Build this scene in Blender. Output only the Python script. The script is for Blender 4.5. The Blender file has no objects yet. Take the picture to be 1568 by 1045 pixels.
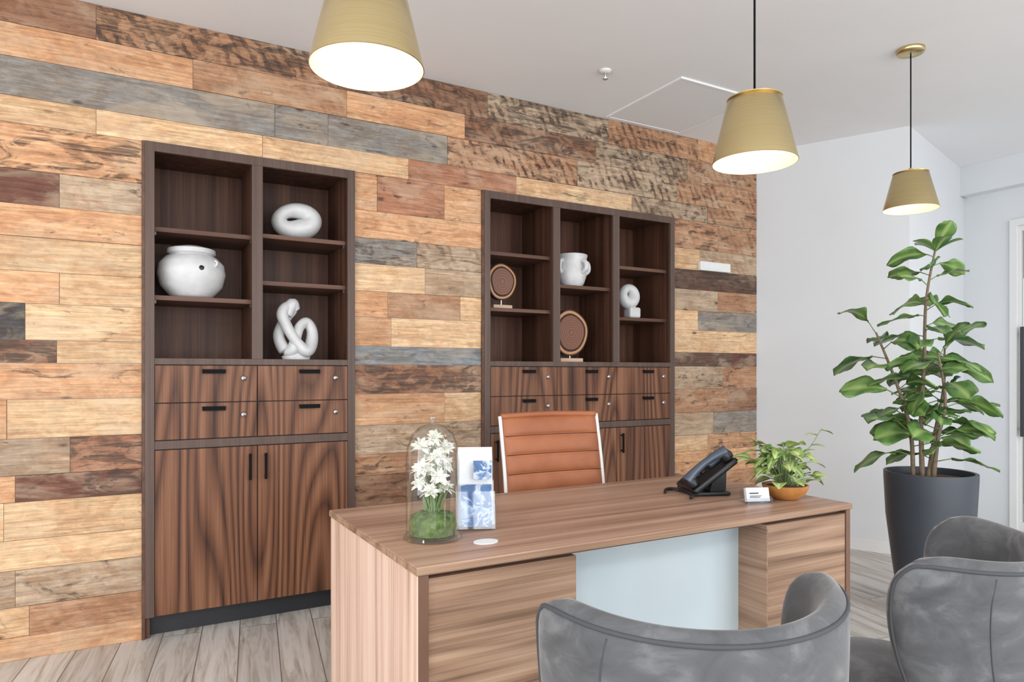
import bpy, bmesh, math, random
from mathutils import Vector, Matrix
random.seed(7)
sc = bpy.context.scene
sc.view_settings.view_transform = 'Standard'
sc.view_settings.look = 'None'
D = 3.67
CEIL = 2.92

def lin(c):
    out = []
    for v in c:
        v = v/255.0
        out.append(v/12.92 if v <= 0.04045 else ((v+0.055)/1.055)**2.4)
    return tuple(out)+(1.0,)

# ------------------------------------------------------------------ materials
class M:
    def __init__(s, name):
        s.m = bpy.data.materials.new(name); s.m.use_nodes = True
        s.n = s.m.node_tree.nodes; s.l = s.m.node_tree.links
        s.b = s.n['Principled BSDF']
    def node(s, t, **kw):
        nd = s.n.new(t)
        for k, v in kw.items():
            if k.startswith('i_'):
                nd.inputs[k[2:].replace('_', ' ')].default_value = v
            else: setattr(nd, k, v)
        return nd
    def link(s, a, b): s.l.new(a, b)
    def math(s, op, a, b=None, c=None, clamp=False):
        nd = s.n.new('ShaderNodeMath'); nd.operation = op; nd.use_clamp = clamp
        for i, v in enumerate((a, b, c)):
            if v is None: continue
            if isinstance(v, (int, float)): nd.inputs[i].default_value = v
            else: s.l.new(v, nd.inputs[i])
        return nd.outputs[0]
    def mix(s, fac, a, b, blend='MIX'):
        nd = s.n.new('ShaderNodeMix'); nd.data_type = 'RGBA'; nd.blend_type = blend
        for idx, v in ((0, fac), (6, a), (7, b)):
            if isinstance(v, (int, float)): nd.inputs[idx].default_value = v
            elif isinstance(v, tuple): nd.inputs[idx].default_value = v
            else: s.l.new(v, nd.inputs[idx])
        return nd.outputs[2]
    def ramp(s, fac, stops):
        nd = s.n.new('ShaderNodeValToRGB'); r = nd.color_ramp
        while len(r.elements) < len(stops): r.elements.new(0.5)
        for e, (p, c) in zip(r.elements, stops):
            e.position = p; e.color = c if len(c) == 4 else tuple(c)+(1,)
        s.l.new(fac, nd.inputs[0]); return nd.outputs[0]
    def noise(s, vec, scale, detail=4, rough=0.5, dist=0.0):
        nd = s.n.new('ShaderNodeTexNoise')
        nd.inputs['Scale'].default_value = scale; nd.inputs['Detail'].default_value = detail
        nd.inputs['Roughness'].default_value = rough; nd.inputs['Distortion'].default_value = dist
        if vec is not None: s.l.new(vec, nd.inputs['Vector'])
        return nd.outputs[0]
    def mapping(s, vec, scale=(1, 1, 1), rot=(0, 0, 0), loc=(0, 0, 0)):
        nd = s.n.new('ShaderNodeMapping')
        nd.inputs['Scale'].default_value = scale; nd.inputs['Rotation'].default_value = rot
        nd.inputs['Location'].default_value = loc
        s.l.new(vec, nd.inputs['Vector']); return nd.outputs[0]
    def obj(s): return s.n.new('ShaderNodeTexCoord').outputs['Object']
    def bump(s, h, strength=0.2, dist=0.01):
        nd = s.n.new('ShaderNodeBump'); nd.inputs['Strength'].default_value = strength
        nd.inputs['Distance'].default_value = dist
        s.l.new(h, nd.inputs['Height']); s.l.new(nd.outputs[0], s.b.inputs['Normal'])
    def col(s, c):
        if isinstance(c, tuple): s.b.inputs['Base Color'].default_value = c
        else: s.l.new(c, s.b.inputs['Base Color'])
    def set(s, **kw):
        for k, v in kw.items(): s.b.inputs[k.replace('_', ' ')].default_value = v

def plain(name, rgb, rough=0.5, metal=0.0, var=0.06, scale=8, bump=0.0, **kw):
    m = M(name); c = lin(rgb)
    n = m.noise(m.obj(), scale, 5)
    dark = tuple(v*(1-var) for v in c[:3])+(1,); light = tuple(min(1, v*(1+var)) for v in c[:3])+(1,)
    m.col(m.ramp(n, [(0.3, dark), (0.7, light)]))
    m.set(Roughness=rough, Metallic=metal, **kw)
    if bump: m.bump(n, bump, 0.004)
    return m.m

def wood(name, c_dark, c_mid, c_light, grain='Z', ring=10.0, rough=0.4, fine=1.0, contrast=1.0, across=5.0, along=0.55, spec=0.5, f2w=0.55):
    """figured veneer; grain = long axis"""
    m = M(name)
    ax = {'Z': lambda a, b: (a, a, b), 'X': lambda a, b: (b, a, a), 'Y': lambda a, b: (a, b, a)}[grain]
    o = m.obj()
    n = m.noise(m.mapping(o, ax(across, along)), 1.0, 1, 0.4, 0.15)
    s = m.math('SINE', m.math('MULTIPLY', n, ring*6.28))
    s = m.math('MULTIPLY_ADD', s, 0.5, 0.5)
    s = m.math('POWER', s, 0.5)
    f = m.noise(m.mapping(o, ax(150, 2.0)), 1.0, 5, 0.65)
    f2 = m.noise(m.mapping(o, ax(26, 0.4)), 1.0, 5, 0.6)
    v = m.math('ADD', m.math('MULTIPLY', s, 0.34*contrast), m.math('MULTIPLY', f, 0.42*fine))
    v = m.math('ADD', v, m.math('MULTIPLY', f2, f2w))
    v = m.math('SUBTRACT', v, 0.17*contrast+(f2w-0.55)*0.5)
    c = m.ramp(v, [(0.28, lin(c_dark)), (0.50, lin(c_mid)), (0.72, lin(c_light))])
    m.col(c); m.set(Roughness=rough, Specular_IOR_Level=spec)
    m.bump(f, 0.05, 0.002)
    return m.m

MAT = {}
def mk_planks():
    m = M('reclaimed_plank')
    o = m.obj()
    pc = m.node('ShaderNodeAttribute', attribute_name='pc').outputs['Color']
    pv = m.node('ShaderNodeAttribute', attribute_name='pv').outputs['Color']
    sep = m.node('ShaderNodeSeparateColor'); m.link(pv, sep.inputs[0])
    R, W, S = sep.outputs[0], sep.outputs[1], sep.outputs[2]
    cmb = m.node('ShaderNodeCombineXYZ')
    m.link(m.math('MULTIPLY', R, 37.0), cmb.inputs[0]); m.link(m.math('MULTIPLY', R, 11.0), cmb.inputs[1]); m.link(m.math('MULTIPLY', R, 53.0), cmb.inputs[2])
    add = m.node('ShaderNodeVectorMath', operation='ADD'); m.link(o, add.inputs[0]); m.link(cmb.outputs[0], add.inputs[1])
    v = add.outputs[0]
    grain = m.noise(m.mapping(v, (1.6, 1, 40)), 2.2, 9, 0.72, 0.6)
    lown = m.noise(m.mapping(v, (0.9, 1, 7)), 1.5, 2, 0.5, 0.6)
    ring = m.math('MULTIPLY_ADD', m.math('SINE', m.math('MULTIPLY', lown, 75.0)), 0.5, 0.5)
    patch = m.noise(m.mapping(v, (2.6, 1, 7)), 1.9, 9, 0.68, 1.6)
    patch2 = m.noise(m.mapping(v, (1.8, 1, 4.0), loc=(9, 3, 4)), 2.4, 6, 0.6, 1.2)
    mask3 = m.noise(m.mapping(v, (1.7, 1, 4), loc=(2, 8, 1)), 1.7, 5, 0.6, 0.8)
    blot = m.noise(m.mapping(v, (7, 1, 11), loc=(5, 1, 6)), 2.5, 6, 0.7, 0.8)
    g = m.node('ShaderNodeMapRange'); m.link(grain, g.inputs[0])
    for i, x in zip((1, 2, 3, 4), (0.3, 0.7, 0.58, 1.34)): g.inputs[i].default_value = x
    g2 = m.math('MULTIPLY', g.outputs[0], m.math('MULTIPLY_ADD', blot, 1.0, 0.53))
    vs = m.node('ShaderNodeVectorMath', operation='SCALE'); m.link(pc, vs.inputs[0]); m.link(g2, vs.inputs['Scale'])
    c = vs.outputs[0]
    c = m.mix(m.math('MULTIPLY', ring, 0.34), c, m.mix(1.0, c, (0.70, 0.55, 0.43, 1), 'MULTIPLY'))
    f = m.math('MULTIPLY', m.math('MULTIPLY', m.math('SUBTRACT', patch2, 0.46), 9.0, clamp=True), 0.6)
    c = m.mix(f, c, m.mix(1.0, c, (0.82, 0.67, 0.54, 1), 'MULTIPLY'))
    f = m.math('MULTIPLY', m.math('MULTIPLY', m.math('SUBTRACT', mask3, 0.50), 8.0, clamp=True), 0.32)
    c = m.mix(f, c, lin((208, 184, 154)))
    th = m.math('SUBTRACT', 0.67, m.math('MULTIPLY', W, 0.24))
    f = m.math('MULTIPLY', m.math('SUBTRACT', patch, th), 12.0, clamp=True)
    gr2 = m.math('MULTIPLY', m.math('SUBTRACT', 0.72, grain), 3.6, clamp=True)
    f = m.math('MULTIPLY', m.math('MULTIPLY', f, gr2), 0.85)
    c = m.mix(f, c, lin((66, 52, 44)))
    wv = m.node('ShaderNodeTexWave', wave_type='BANDS', bands_direction='X'); wv.inputs['Scale'].default_value = 7.0
    wv.inputs['Distortion'].default_value = 5.0; wv.inputs['Detail'].default_value = 5; wv.inputs['Detail Scale'].default_value = 2.2; wv.inputs['Detail Roughness'].default_value = 0.62
    m.link(m.mapping(v, (1.0, 1, 0.55), rot=(0, 0.75, 0)), wv.inputs['Vector'])
    f = m.math('MULTIPLY', m.math('SUBTRACT', wv.outputs[1], 0.48), 3.2, clamp=True)
    f = m.math('MULTIPLY', f, m.math('MULTIPLY', m.math('SUBTRACT', patch2, 0.43), 8.0, clamp=True))
    f = m.math('MULTIPLY', f, m.math('MULTIPLY', m.math('SUBTRACT', blot, 0.30), 4.0, clamp=True))
    f = m.math('MULTIPLY', f, m.math('MULTIPLY', S, 0.9))
    c = m.mix(f, c, lin((50, 42, 40)))
    vo = m.node('ShaderNodeTexVoronoi'); vo.inputs['Scale'].default_value = 1.0
    m.link(m.mapping(v, (3.2, 1, 7)), vo.inputs['Vector'])
    f = m.math('MULTIPLY', m.math('SUBTRACT', 0.10, vo.outputs['Distance']), 16.0, clamp=True)
    c = m.mix(m.math('MULTIPLY', f, 0.8), c, lin((62, 40, 28)))
    hs = m.node('ShaderNodeHueSaturation'); hs.inputs['Saturation'].default_value = 0.93; m.link(c, hs.inputs['Color'])
    m.col(hs.outputs[0]); m.set(Roughness=0.65, Specular_IOR_Level=0.35)
    m.bump(grain, 0.3, 0.004)
    return m.m
MAT['plank'] = mk_planks()

MAT['walnut'] = wood('walnut_veneer', (54, 32, 23), (106, 69, 49), (144, 101, 75), 'Z', 20, 0.45, contrast=0.75, across=2.6, along=0.30, spec=0.3)
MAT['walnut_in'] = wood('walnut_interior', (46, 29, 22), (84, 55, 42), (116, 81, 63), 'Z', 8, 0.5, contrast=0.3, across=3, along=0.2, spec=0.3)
MAT['walnut_h'] = wood('walnut_shelf', (66, 46, 38), (96, 68, 55), (122, 90, 74), 'X', 3, 0.45, contrast=0.3, spec=0.3)
MAT['frame'] = wood('cabinet_frame_wood', (70, 55, 49), (92, 75, 67), (110, 91, 81), 'Z', 2, 0.45, contrast=0.2, spec=0.3)
MAT['desk_h'] = wood('desk_laminate_horizontal', (122, 92, 76), (168, 134, 114), (196, 166, 146), 'X', 9, 0.4, contrast=0.35, across=3, along=0.08, spec=0.35, f2w=0.62)
MAT['desk_front'] = wood('desk_laminate_front', (102, 78, 62), (154, 124, 102), (184, 156, 132), 'X', 16, 0.45, contrast=0.42, across=3.5, along=0.15, spec=0.3, f2w=0.7)
MAT['desk_side'] = wood('desk_laminate_inner_side', (108, 84, 68), (160, 130, 108), (188, 160, 138), 'Y', 16, 0.45, contrast=0.42, across=3.5, along=0.15, spec=0.3, f2w=0.7)
MAT['desk_v'] = wood('desk_laminate_vertical', (168, 134, 116), (214, 184, 166), (234, 210, 194), 'Z', 8, 0.45, contrast=0.4, across=4, along=0.08, spec=0.3, f2w=0.75)
MAT['desk_edge'] = plain('desk_edge_band', (112, 82, 66), 0.45)
MAT['white_wall'] = plain('white_wall_paint', (219, 222, 225), 0.75, var=0.01, scale=3, bump=0.02)
MAT['ceil'] = plain('ceiling_paint', (236, 237, 239), 0.85, var=0.012, scale=3)
MAT['panel'] = plain('ceiling_panel_paint', (229, 230, 232), 0.85, var=0.012, scale=3)
MAT['white_trim'] = plain('white_trim_paint', (228, 228, 228), 0.5, var=0.01)
MAT['ceramic'] = plain('white_ceramic', (208, 209, 210), 0.4, var=0.07, scale=24, bump=0.08)
MAT['black'] = plain('black_plastic', (24, 26, 30), 0.35)
MAT['pull'] = plain('matte_black_pull', (14, 14, 15), 0.7, Specular_IOR_Level=0.15)
MAT['kick'] = plain('black_kickplate', (40, 42, 46), 0.5)
MAT['steel'] = plain('brushed_steel', (190, 190, 192), 0.25, 1.0)
MAT['pin'] = plain('shelf_pin_metal', (90, 88, 86), 0.4, 0.8)
MAT['planter'] = plain('slate_planter', (62, 68, 77), 0.42, var=0.05)
MAT['soil'] = plain('potting_soil', (92, 66, 48), 0.95, var=0.5, scale=60, bump=0.8)
MAT['bark'] = plain('plant_bark', (128, 112, 92), 0.8, var=0.25, scale=50, bump=0.4)
MAT['white_plastic'] = plain('white_plastic', (228, 228, 226), 0.4, var=0.01)
MAT['card'] = plain('card_stock', (226, 229, 232), 0.6, var=0.01)
MAT['bowl'] = plain('amber_bowl', (190, 130, 70), 0.3, var=0.25, scale=12)
MAT['moss'] = plain('moss', (92, 112, 62), 0.9, var=0.45, scale=60, bump=0.8)
MAT['petal'] = plain('white_petal', (234, 232, 222), 0.6, var=0.03)
MAT['stem'] = plain('green_stem', (124, 146, 96), 0.6)
MAT['handset'] = plain('phone_handset_grey', (70, 80, 96), 0.25)
MAT['seam'] = plain('leather_seam', (92, 50, 30), 0.7)

def mk_brass():
    m = M('brushed_brass'); o = m.obj()
    n = m.noise(m.mapping(o, (3, 3, 300)), 1.0, 2, 0.5)
    m.col(m.ramp(n, [(0.3, lin((204, 184, 136))), (0.7, lin((212, 193, 146)))]))
    tg = m.node('ShaderNodeTangent', direction_type='RADIAL', axis='Z'); m.link(tg.outputs[0], m.b.inputs['Tangent'])
    m.set(Metallic=1.0, Roughness=0.26, Anisotropic=0.75); return m.m
MAT['brass'] = mk_brass()
def mk_shade_in():
    m = M('shade_white_enamel'); m.col(m.ramp(m.noise(m.obj(), 4, 2), [(0.3, lin((226, 214, 190))), (0.7, lin((230, 218, 194)))])); m.set(Roughness=0.6)
    return m.m
MAT['shade_in'] = mk_shade_in()
def mk_bulb():
    m = M('lamp_bulb_glow'); m.col((1, 1, 1, 1)); m.b.inputs['Emission Color'].default_value = (1.0, 0.85, 0.62, 1); m.set(Emission_Strength=4); return m.m
MAT['bulb'] = mk_bulb()
def mk_velvet():
    m = M('grey_velvet'); o = m.obj()
    n = m.noise(m.mapping(o, (1, 1, 1.3)), 9, 5, 0.6, 0.9)
    m.col(m.ramp(n, [(0.34, lin((76, 77, 79))), (0.52, lin((88, 89, 92))), (0.68, lin((110, 111, 113)))]))
    m.set(Roughness=0.85, Sheen_Weight=0.35, Sheen_Roughness=0.4, Specular_IOR_Level=0.2)
    f = m.noise(o, 300, 2); m.bump(f, 0.15, 0.001); return m.m
MAT['velvet'] = mk_velvet()
MAT['piping'] = plain('velvet_piping', (66, 68, 72), 0.8)
def mk_leather():
    m = M('cognac_leather'); o = m.obj()
    n = m.noise(o, 6, 4); f = m.noise(o, 180, 3)
    m.col(m.ramp(n, [(0.3, lin((156, 94, 62))), (0.7, lin((176, 110, 75)))]))
    m.set(Roughness=0.45, Specular_IOR_Level=0.35); m.bump(f, 0.15, 0.001); return m.m
MAT['leather'] = mk_leather()
def mk_glass(name, tint, fac=0.12):
    m = M(name); n = m.n
    tr = n.new('ShaderNodeBsdfTransparent'); tr.inputs[0].default_value = tint
    gl = n.new('ShaderNodeBsdfGlossy'); gl.inputs['Roughness'].default_value = 0.03
    mx = n.new('ShaderNodeMixShader'); fr = n.new('ShaderNodeLayerWeight'); fr.inputs[0].default_value = 0.25
    f = m.math('MULTIPLY_ADD', fr.outputs['Facing'], 0.55, fac*0.4, clamp=True)
    m.link(f, mx.inputs[0]); m.link(tr.outputs[0], mx.inputs[1]); m.link(gl.outputs[0], mx.inputs[2])
    m.link(mx.outputs[0], n['Material Output'].inputs[0]); return m.m
MAT['glass'] = mk_glass('clear_glass', (0.96, 0.98, 0.97, 1))
MAT['acrylic'] = mk_glass('clear_acrylic', (0.93, 0.96, 0.99, 1))
def mk_frost():
    m = M('back_painted_glass'); n = m.noise(m.obj(), 1.5, 2)
    m.col(m.ramp(n, [(0.3, lin((188, 205, 213))), (0.7, lin((203, 217, 223)))])); m.set(Roughness=0.12); return m.m
MAT['frost'] = mk_frost()
def mk_floor():
    m = M('grey_wood_tile'); o = m.obj()
    v = m.mapping(o, (1, 1, 1), rot=(0, 0, math.radians(90+9)))
    br = m.node('ShaderNodeTexBrick'); br.offset = 0.37
    br.inputs['Scale'].default_value = 1.0; br.inputs['Brick Width'].default_value = 1.2; br.inputs['Row Height'].default_value = 0.17
    br.inputs['Mortar Size'].default_value = 0.003; br.inputs['Mortar Smooth'].default_value = 0.2
    br.inputs['Color1'].default_value = (0, 0, 0, 1); br.inputs['Color2'].default_value = (1, 1, 1, 1); br.inputs['Mortar'].default_value = (0.5, 0.5, 0.5, 1)
    m.link(v, br.inputs['Vector'])
    off = m.node('ShaderNodeVectorMath', operation='SCALE'); off.inputs['Scale'].default_value = 20
    m.link(br.outputs['Color'], off.inputs[0])
    ad = m.node('ShaderNodeVectorMath', operation='ADD'); m.link(v, ad.inputs[0]); m.link(off.outputs[0], ad.inputs[1])
    g = m.noise(m.mapping(ad.outputs[0], (0.9, 10, 1)), 1.7, 9, 0.66, 1.2)
    c = m.ramp(g, [(0.28, lin((122, 106, 94))), (0.40, lin((176, 166, 156))), (0.54, lin((208, 204, 199))), (0.8, lin((224, 222, 220)))])
    tone = m.math('MULTIPLY_ADD', br.outputs['Color'], 0.18, 0.86)
    sv = m.node('ShaderNodeVectorMath', operation='SCALE'); m.link(c, sv.inputs[0]); m.link(tone, sv.inputs['Scale'])
    c = m.mix(br.outputs['Fac'], sv.outputs[0], lin((130, 124, 118)))
    m.col(c); m.set(Roughness=0.4); m.bump(g, 0.05, 0.002); return m.m
MAT['floor'] = mk_floor()
def mk_leaf(name, dark, light, vein, rough=0.35, sc_=6):
    m = M(name); o = m.obj()
    n = m.noise(o, sc_, 4)
    a = m.node('ShaderNodeAttribute', attribute_name='lv').outputs['Fac']
    c = m.ramp(n, [(0.35, lin(dark)), (0.65, lin(light))])
    m.col(m.mix(a, c, lin(vein))); m.set(Roughness=rough, Subsurface_Weight=0.0); return m.m
MAT['fiddle'] = mk_leaf('fiddle_leaf', (56, 96, 50), (116, 152, 82), (168, 190, 118), 0.32, 7)
MAT['pothos'] = mk_leaf('pothos_leaf', (84, 124, 48), (176, 192, 120), (206, 214, 160), 0.4, 25)
def mk_bro():
    m = M('blue_brochure_print'); o = m.obj()
    n = m.noise(m.mapping(o, (8, 8, 10)), 1.8, 5, 0.6, 1.0)
    m.col(m.ramp(n, [(0.30, lin((24, 52, 104))), (0.47, lin((60, 104, 156))), (0.52, lin((200, 208, 218))), (0.58, lin((96, 130, 176))), (0.7, lin((40, 74, 130)))]))
    m.set(Roughness=0.35); return m.m
MAT['brochure'] = mk_bro()
def mk_slice():
    m = M('wood_slice')
    w = m.node('ShaderNodeTexWave', wave_type='RINGS', rings_direction='SPHERICAL'); w.inputs['Scale'].default_value = 22; w.inputs['Distortion'].default_value = 1.5
    m.link(m.obj(), w.inputs['Vector'])
    m.col(m.ramp(w.outputs[1], [(0.1, lin((106, 66, 50))), (0.9, lin((132, 86, 64)))])); m.set(Roughness=0.45); return m.m
MAT['slice'] = mk_slice()
MAT['sap'] = plain('sapwood_ring', (190, 140, 98), 0.5)
MAT['bark_dark'] = plain('dark_bark_rim', (56, 36, 28), 0.8, var=0.3, scale=40)
MAT['stone'] = plain('sand_stone', (206, 176, 150), 0.5)
MAT['screen'] = plain('phone_screen', (120, 140, 160), 0.15)
MAT['chrome'] = plain('polished_chrome', (214, 214, 216), 0.12, 1.0, var=0.01)
MAT['ext_wall'] = plain('exterior_brick', (176, 140, 118), 0.9, var=0.3, scale=5)
MAT['ext_ground'] = plain('exterior_paving', (190, 188, 182), 0.9, var=0.1)
MAT['alu'] = plain('dark_window_frame', (70, 70, 74), 0.4, 0.3)

# ------------------------------------------------------------------ geometry helpers
def empty(name, loc=(0, 0, 0), rz=0):
    e = bpy.data.objects.new(name, None); e.empty_display_size = 0.1
    e.location = loc; e.rotation_euler = (0, 0, rz); sc.collection.objects.link(e); return e
def obj(name, verts, faces, mat, parent=None, smooth=False, loc=(0, 0, 0), rot=(0, 0, 0)):
    me = bpy.data.meshes.new(name); me.from_pydata([tuple(v) for v in verts], [], faces); me.update()
    bm = bmesh.new(); bm.from_mesh(me); bmesh.ops.recalc_face_normals(bm, faces=bm.faces); bm.to_mesh(me); bm.free()
    if smooth:
        for p in me.polygons: p.use_smooth = True
    mats = mat if isinstance(mat, list) else [mat]
    for mm in mats: me.materials.append(mm)
    o = bpy.data.objects.new(name, me); o.location = loc; o.rotation_euler = rot
    sc.collection.objects.link(o)
    if parent: o.parent = parent
    return o
BF = [(0, 1, 3, 2), (4, 6, 7, 5), (0, 4, 5, 1), (2, 3, 7, 6), (0, 2, 6, 4), (1, 5, 7, 3)]
def box(name, lo, hi, mat, parent=None, bev=0.0, rot=(0, 0, 0), local=False, seg=2):
    lo = Vector(lo); hi = Vector(hi)
    c = (lo+hi)/2 if local else Vector((0, 0, 0))
    vs = [Vector((x, y, z))-c for x in (lo.x, hi.x) for y in (lo.y, hi.y) for z in (lo.z, hi.z)]
    o = obj(name, vs, BF, mat, parent, loc=c, rot=rot)
    if bev:
        md = o.modifiers.new('b', 'BEVEL'); md.width = bev; md.segments = seg; md.limit_method = 'ANGLE'
    return o
def boxes(name, lst, mat, parent=None, bev=0.0):
    vs = []; fs = []
    for lo, hi in lst:
        b = len(vs)
        vs += [(x, y, z) for x in (lo[0], hi[0]) for y in (lo[1], hi[1]) for z in (lo[2], hi[2])]
        fs += [tuple(b+i for i in f) for f in BF]
    o = obj(name, vs, fs, mat, parent)
    if bev:
        md = o.modifiers.new('b', 'BEVEL'); md.width = bev; md.segments = 2; md.limit_method = 'ANGLE'
    return o
def prism(name, poly, z0, z1, mat, parent=None):
    n = len(poly)
    vs = [(x, y, z0) for x, y in poly]+[(x, y, z1) for x, y in poly]
    fs = [tuple(range(n))[::-1], tuple(range(n, 2*n))]+[(i, (i+1) % n, n+(i+1) % n, n+i) for i in range(n)]
    return obj(name, vs, fs, mat, parent)
def lathe(name, prof, mat, parent=None, loc=(0, 0, 0), seg=40, smooth=True, rot=(0, 0, 0), sx=1.0, sy=1.0, fn=None):
    vs = []; fs = []
    for r, z in prof:
        for k in range(seg):
            a = 2*math.pi*k/seg
            p = Vector((r*math.cos(a)*sx, r*math.sin(a)*sy, z))
            vs.append(fn(p) if fn else p)
    for i in range(len(prof)-1):
        for k in range(seg):
            k2 = (k+1) % seg
            fs.append((i*seg+k, i*seg+k2, (i+1)*seg+k2, (i+1)*seg+k))
    if prof[0][0] > 1e-4: fs.append(tuple(range(seg))[::-1])
    if prof[-1][0] > 1e-4: fs.append(tuple(range((len(prof)-1)*seg, len(prof)*seg)))
    o = obj(name, vs, fs, mat, parent, smooth, loc, rot)
    bm = bmesh.new(); bm.from_mesh(o.data); bmesh.ops.remove_doubles(bm, verts=bm.verts, dist=1e-5)
    bmesh.ops.recalc_face_normals(bm, faces=bm.faces); bm.to_mesh(o.data); bm.free()
    if smooth:
        try: o.data.set_sharp_from_angle(angle=math.radians(50))
        except Exception: pass
    return o
def catmull(pts, n=8, closed=False):
    P = [Vector(p) for p in pts]; out = []; N = len(P)
    rng = range(N) if closed else range(N-1)
    for i in rng:
        if closed: a, b, c, d = P[i-1], P[i], P[(i+1) % N], P[(i+2) % N]
        else: a, b, c, d = P[max(i-1, 0)], P[i], P[i+1], P[min(i+2, N-1)]
        for k in range(n):
            t = k/n
            out.append(0.5*((2*b)+(c-a)*t+(2*a-5*b+4*c-d)*t*t+(3*b-a-3*c+d)*t**3))
    if not closed: out.append(P[-1])
    return out
def tube(name, pts, rad, mat, parent=None, seg=12, n=8, closed=False, loc=(0, 0, 0), interp=True):
    if isinstance(rad, (int, float)): rad = [rad]*len(pts)
    if interp:
        q = catmull([tuple(p) for p in pts], n, closed)
        rr = catmull([(r, 0, 0) for r in rad], n, closed); rr = [v.x for v in rr]
    else: q = [Vector(p) for p in pts]; rr = list(rad)
    vs = []; fs = []; L = len(q); prev = None
    for i in range(L):
        if closed: t = (q[(i+1) % L]-q[i-1])
        else: t = q[min(i+1, L-1)]-q[max(i-1, 0)]
        t.normalize()
        if prev is None:
            u = t.cross(Vector((0, 0, 1)))
            if u.length < 1e-3: u = t.cross(Vector((1, 0, 0)))
        else: u = prev-t*prev.dot(t)
        u.normalize(); prev = u; w = t.cross(u)
        for k in range(seg):
            a = 2*math.pi*k/seg
            vs.append(q[i]+(u*math.cos(a)+w*math.sin(a))*rr[i])
    for i in range(L if closed else L-1):
        j = (i+1) % L
        for k in range(seg):
            k2 = (k+1) % seg
            fs.append((i*seg+k, i*seg+k2, j*seg+k2, j*seg+k))
    if not closed:
        fs.append(tuple(range(seg))[::-1]); fs.append(tuple(range((L-1)*seg, L*seg)))
    return obj(name, vs, fs, mat, parent, True, loc)

class Leaves:
    def __init__(s): s.v = []; s.f = []; s.a = []
    def leaf(s, base, direction, L, Wd, droop=0.3, fold=0.15, kind='obov', roll=0.0, wave=0.0):
        d = Vector(direction).normalized(); up = Vector((0, 0, 1))
        side = d.cross(up)
        if side.length < 0.05: side = Vector((1, 0, 0))
        side.normalize(); nrm = side.cross(d).normalized()
        if roll:
            Rm = Matrix.Rotation(roll, 3, d); side = Rm @ side; nrm = Rm @ nrm
        NU, NV = 10, 6; b0 = len(s.v); b = Vector(base)
        for i in range(NU+1):
            u = i/NU
            if kind == 'obov': w = (math.sin(math.pi*min(1, u**1.15))**0.6)*(0.62+0.5*u)
            else: w = math.sin(math.pi*u**0.75)**0.85
            if i in (0, NU): w = 0.03
            ctr = b+d*(L*u*(1-0.12*droop*u))-up*(droop*L*u*u*0.8)
            for j in range(-NV//2, NV//2+1):
                x = j/(NV/2)
                wz = wave*math.sin(u*11+j)*abs(x)*L*0.05
                s.v.append(ctr+side*(x*w*Wd*0.5)+nrm*(abs(x)*fold*w*Wd+wz))
                s.a.append(0.8 if j == 0 else 0.0)
        for i in range(NU):
            for j in range(NV):
                k = b0+i*(NV+1)+j; s.f.append((k, k+1, k+NV+2, k+NV+1))
    def build(s, name, mat, parent=None, loc=(0, 0, 0)):
        me = bpy.data.meshes.new(name); me.from_pydata([tuple(v) for v in s.v], [], s.f); me.update()
        at = me.attributes.new('lv', 'FLOAT', 'POINT')
        for i, v in enumerate(s.a): at.data[i].value = v
        for p in me.polygons: p.use_smooth = True
        me.materials.append(mat); o = bpy.data.objects.new(name, me); o.location = loc
        sc.collection.objects.link(o)
        if parent: o.parent = parent
        md = o.modifiers.new('t', 'SOLIDIFY'); md.thickness = 0.0012
        return o

# ------------------------------------------------------------------ room shell
XL, XR, YF = -3.0, 6.08, -7.5
CABS = [(0.095, 1.09), (1.87, 3.363)]
CT = 2.33
WEND = 4.207
box('floor', (XL-0.2, YF-0.2, -0.1), (XR+0.2, 0.7, 0), MAT['floor'])
box('ceiling', (XL-0.2, YF-0.2, CEIL), (XR+0.2, 0.7, CEIL+0.1), MAT['ceil'])
boxes('wall_back', [((XL, 0, 0), (CABS[0][0], 0.12, CEIL)), ((CABS[0][1], 0, 0), (CABS[1][0], 0.12, CEIL)),
                    ((CABS[1][1], 0, 0), (WEND, 0.12, CEIL)), ((CABS[0][0], 0, CT), (CABS[0][1], 0.12, CEIL)),
                    ((CABS[1][0], 0, CT), (CABS[1][1], 0.12, CEIL))], MAT['white_wall'])
prism('wall_right', [(WEND, 0.5), (WEND, -0.002), (4.65, -0.925), (6.08, -0.53), (6.08, 0.5)], 0, CEIL, MAT['white_wall'])
DY0, DY1, DZ = -1.9, -0.88, 2.44
boxes('wall_far_right', [((XR, YF, 0), (XR+0.12, DY0, CEIL)), ((XR, DY1, 0), (XR+0.12, 0.0, CEIL)), ((XR, DY0, DZ), (XR+0.12, DY1, CEIL))], MAT['white_wall'])
box('trim_header', (5.97, YF, 2.69), (6.08, -0.56, CEIL), MAT['white_wall'])
LW0, LW1 = -4.6, -1.6
boxes('wall_left', [((XL-0.12, YF, 0), (XL, LW0, CEIL)), ((XL-0.12, LW1, 0), (XL, 0.0, CEIL)), ((XL-0.12, LW0, 0), (XL, LW1, 0.35)), ((XL-0.12, LW0, 2.6), (XL, LW1, CEIL))], MAT['white_wall'])
boxes('window_4', [((XL-0.1, LW0, 0.40), (XL-0.04, LW0+0.05, 2.55)), ((XL-0.1, LW1-0.05, 0.40), (XL-0.04, LW1, 2.55)), ((XL-0.1, (LW0+LW1)/2-0.025, 0.40), (XL-0.04, (LW0+LW1)/2+0.025, 2.55)), ((XL-0.1, LW0, 0.35), (XL-0.04, LW1, 0.40)), ((XL-0.1, LW0, 2.55), (XL-0.04, LW1, 2.60))], MAT['alu'])
wins = [(-2.6, -0.2), (0.2, 2.8), (3.2, 5.7)]
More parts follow.
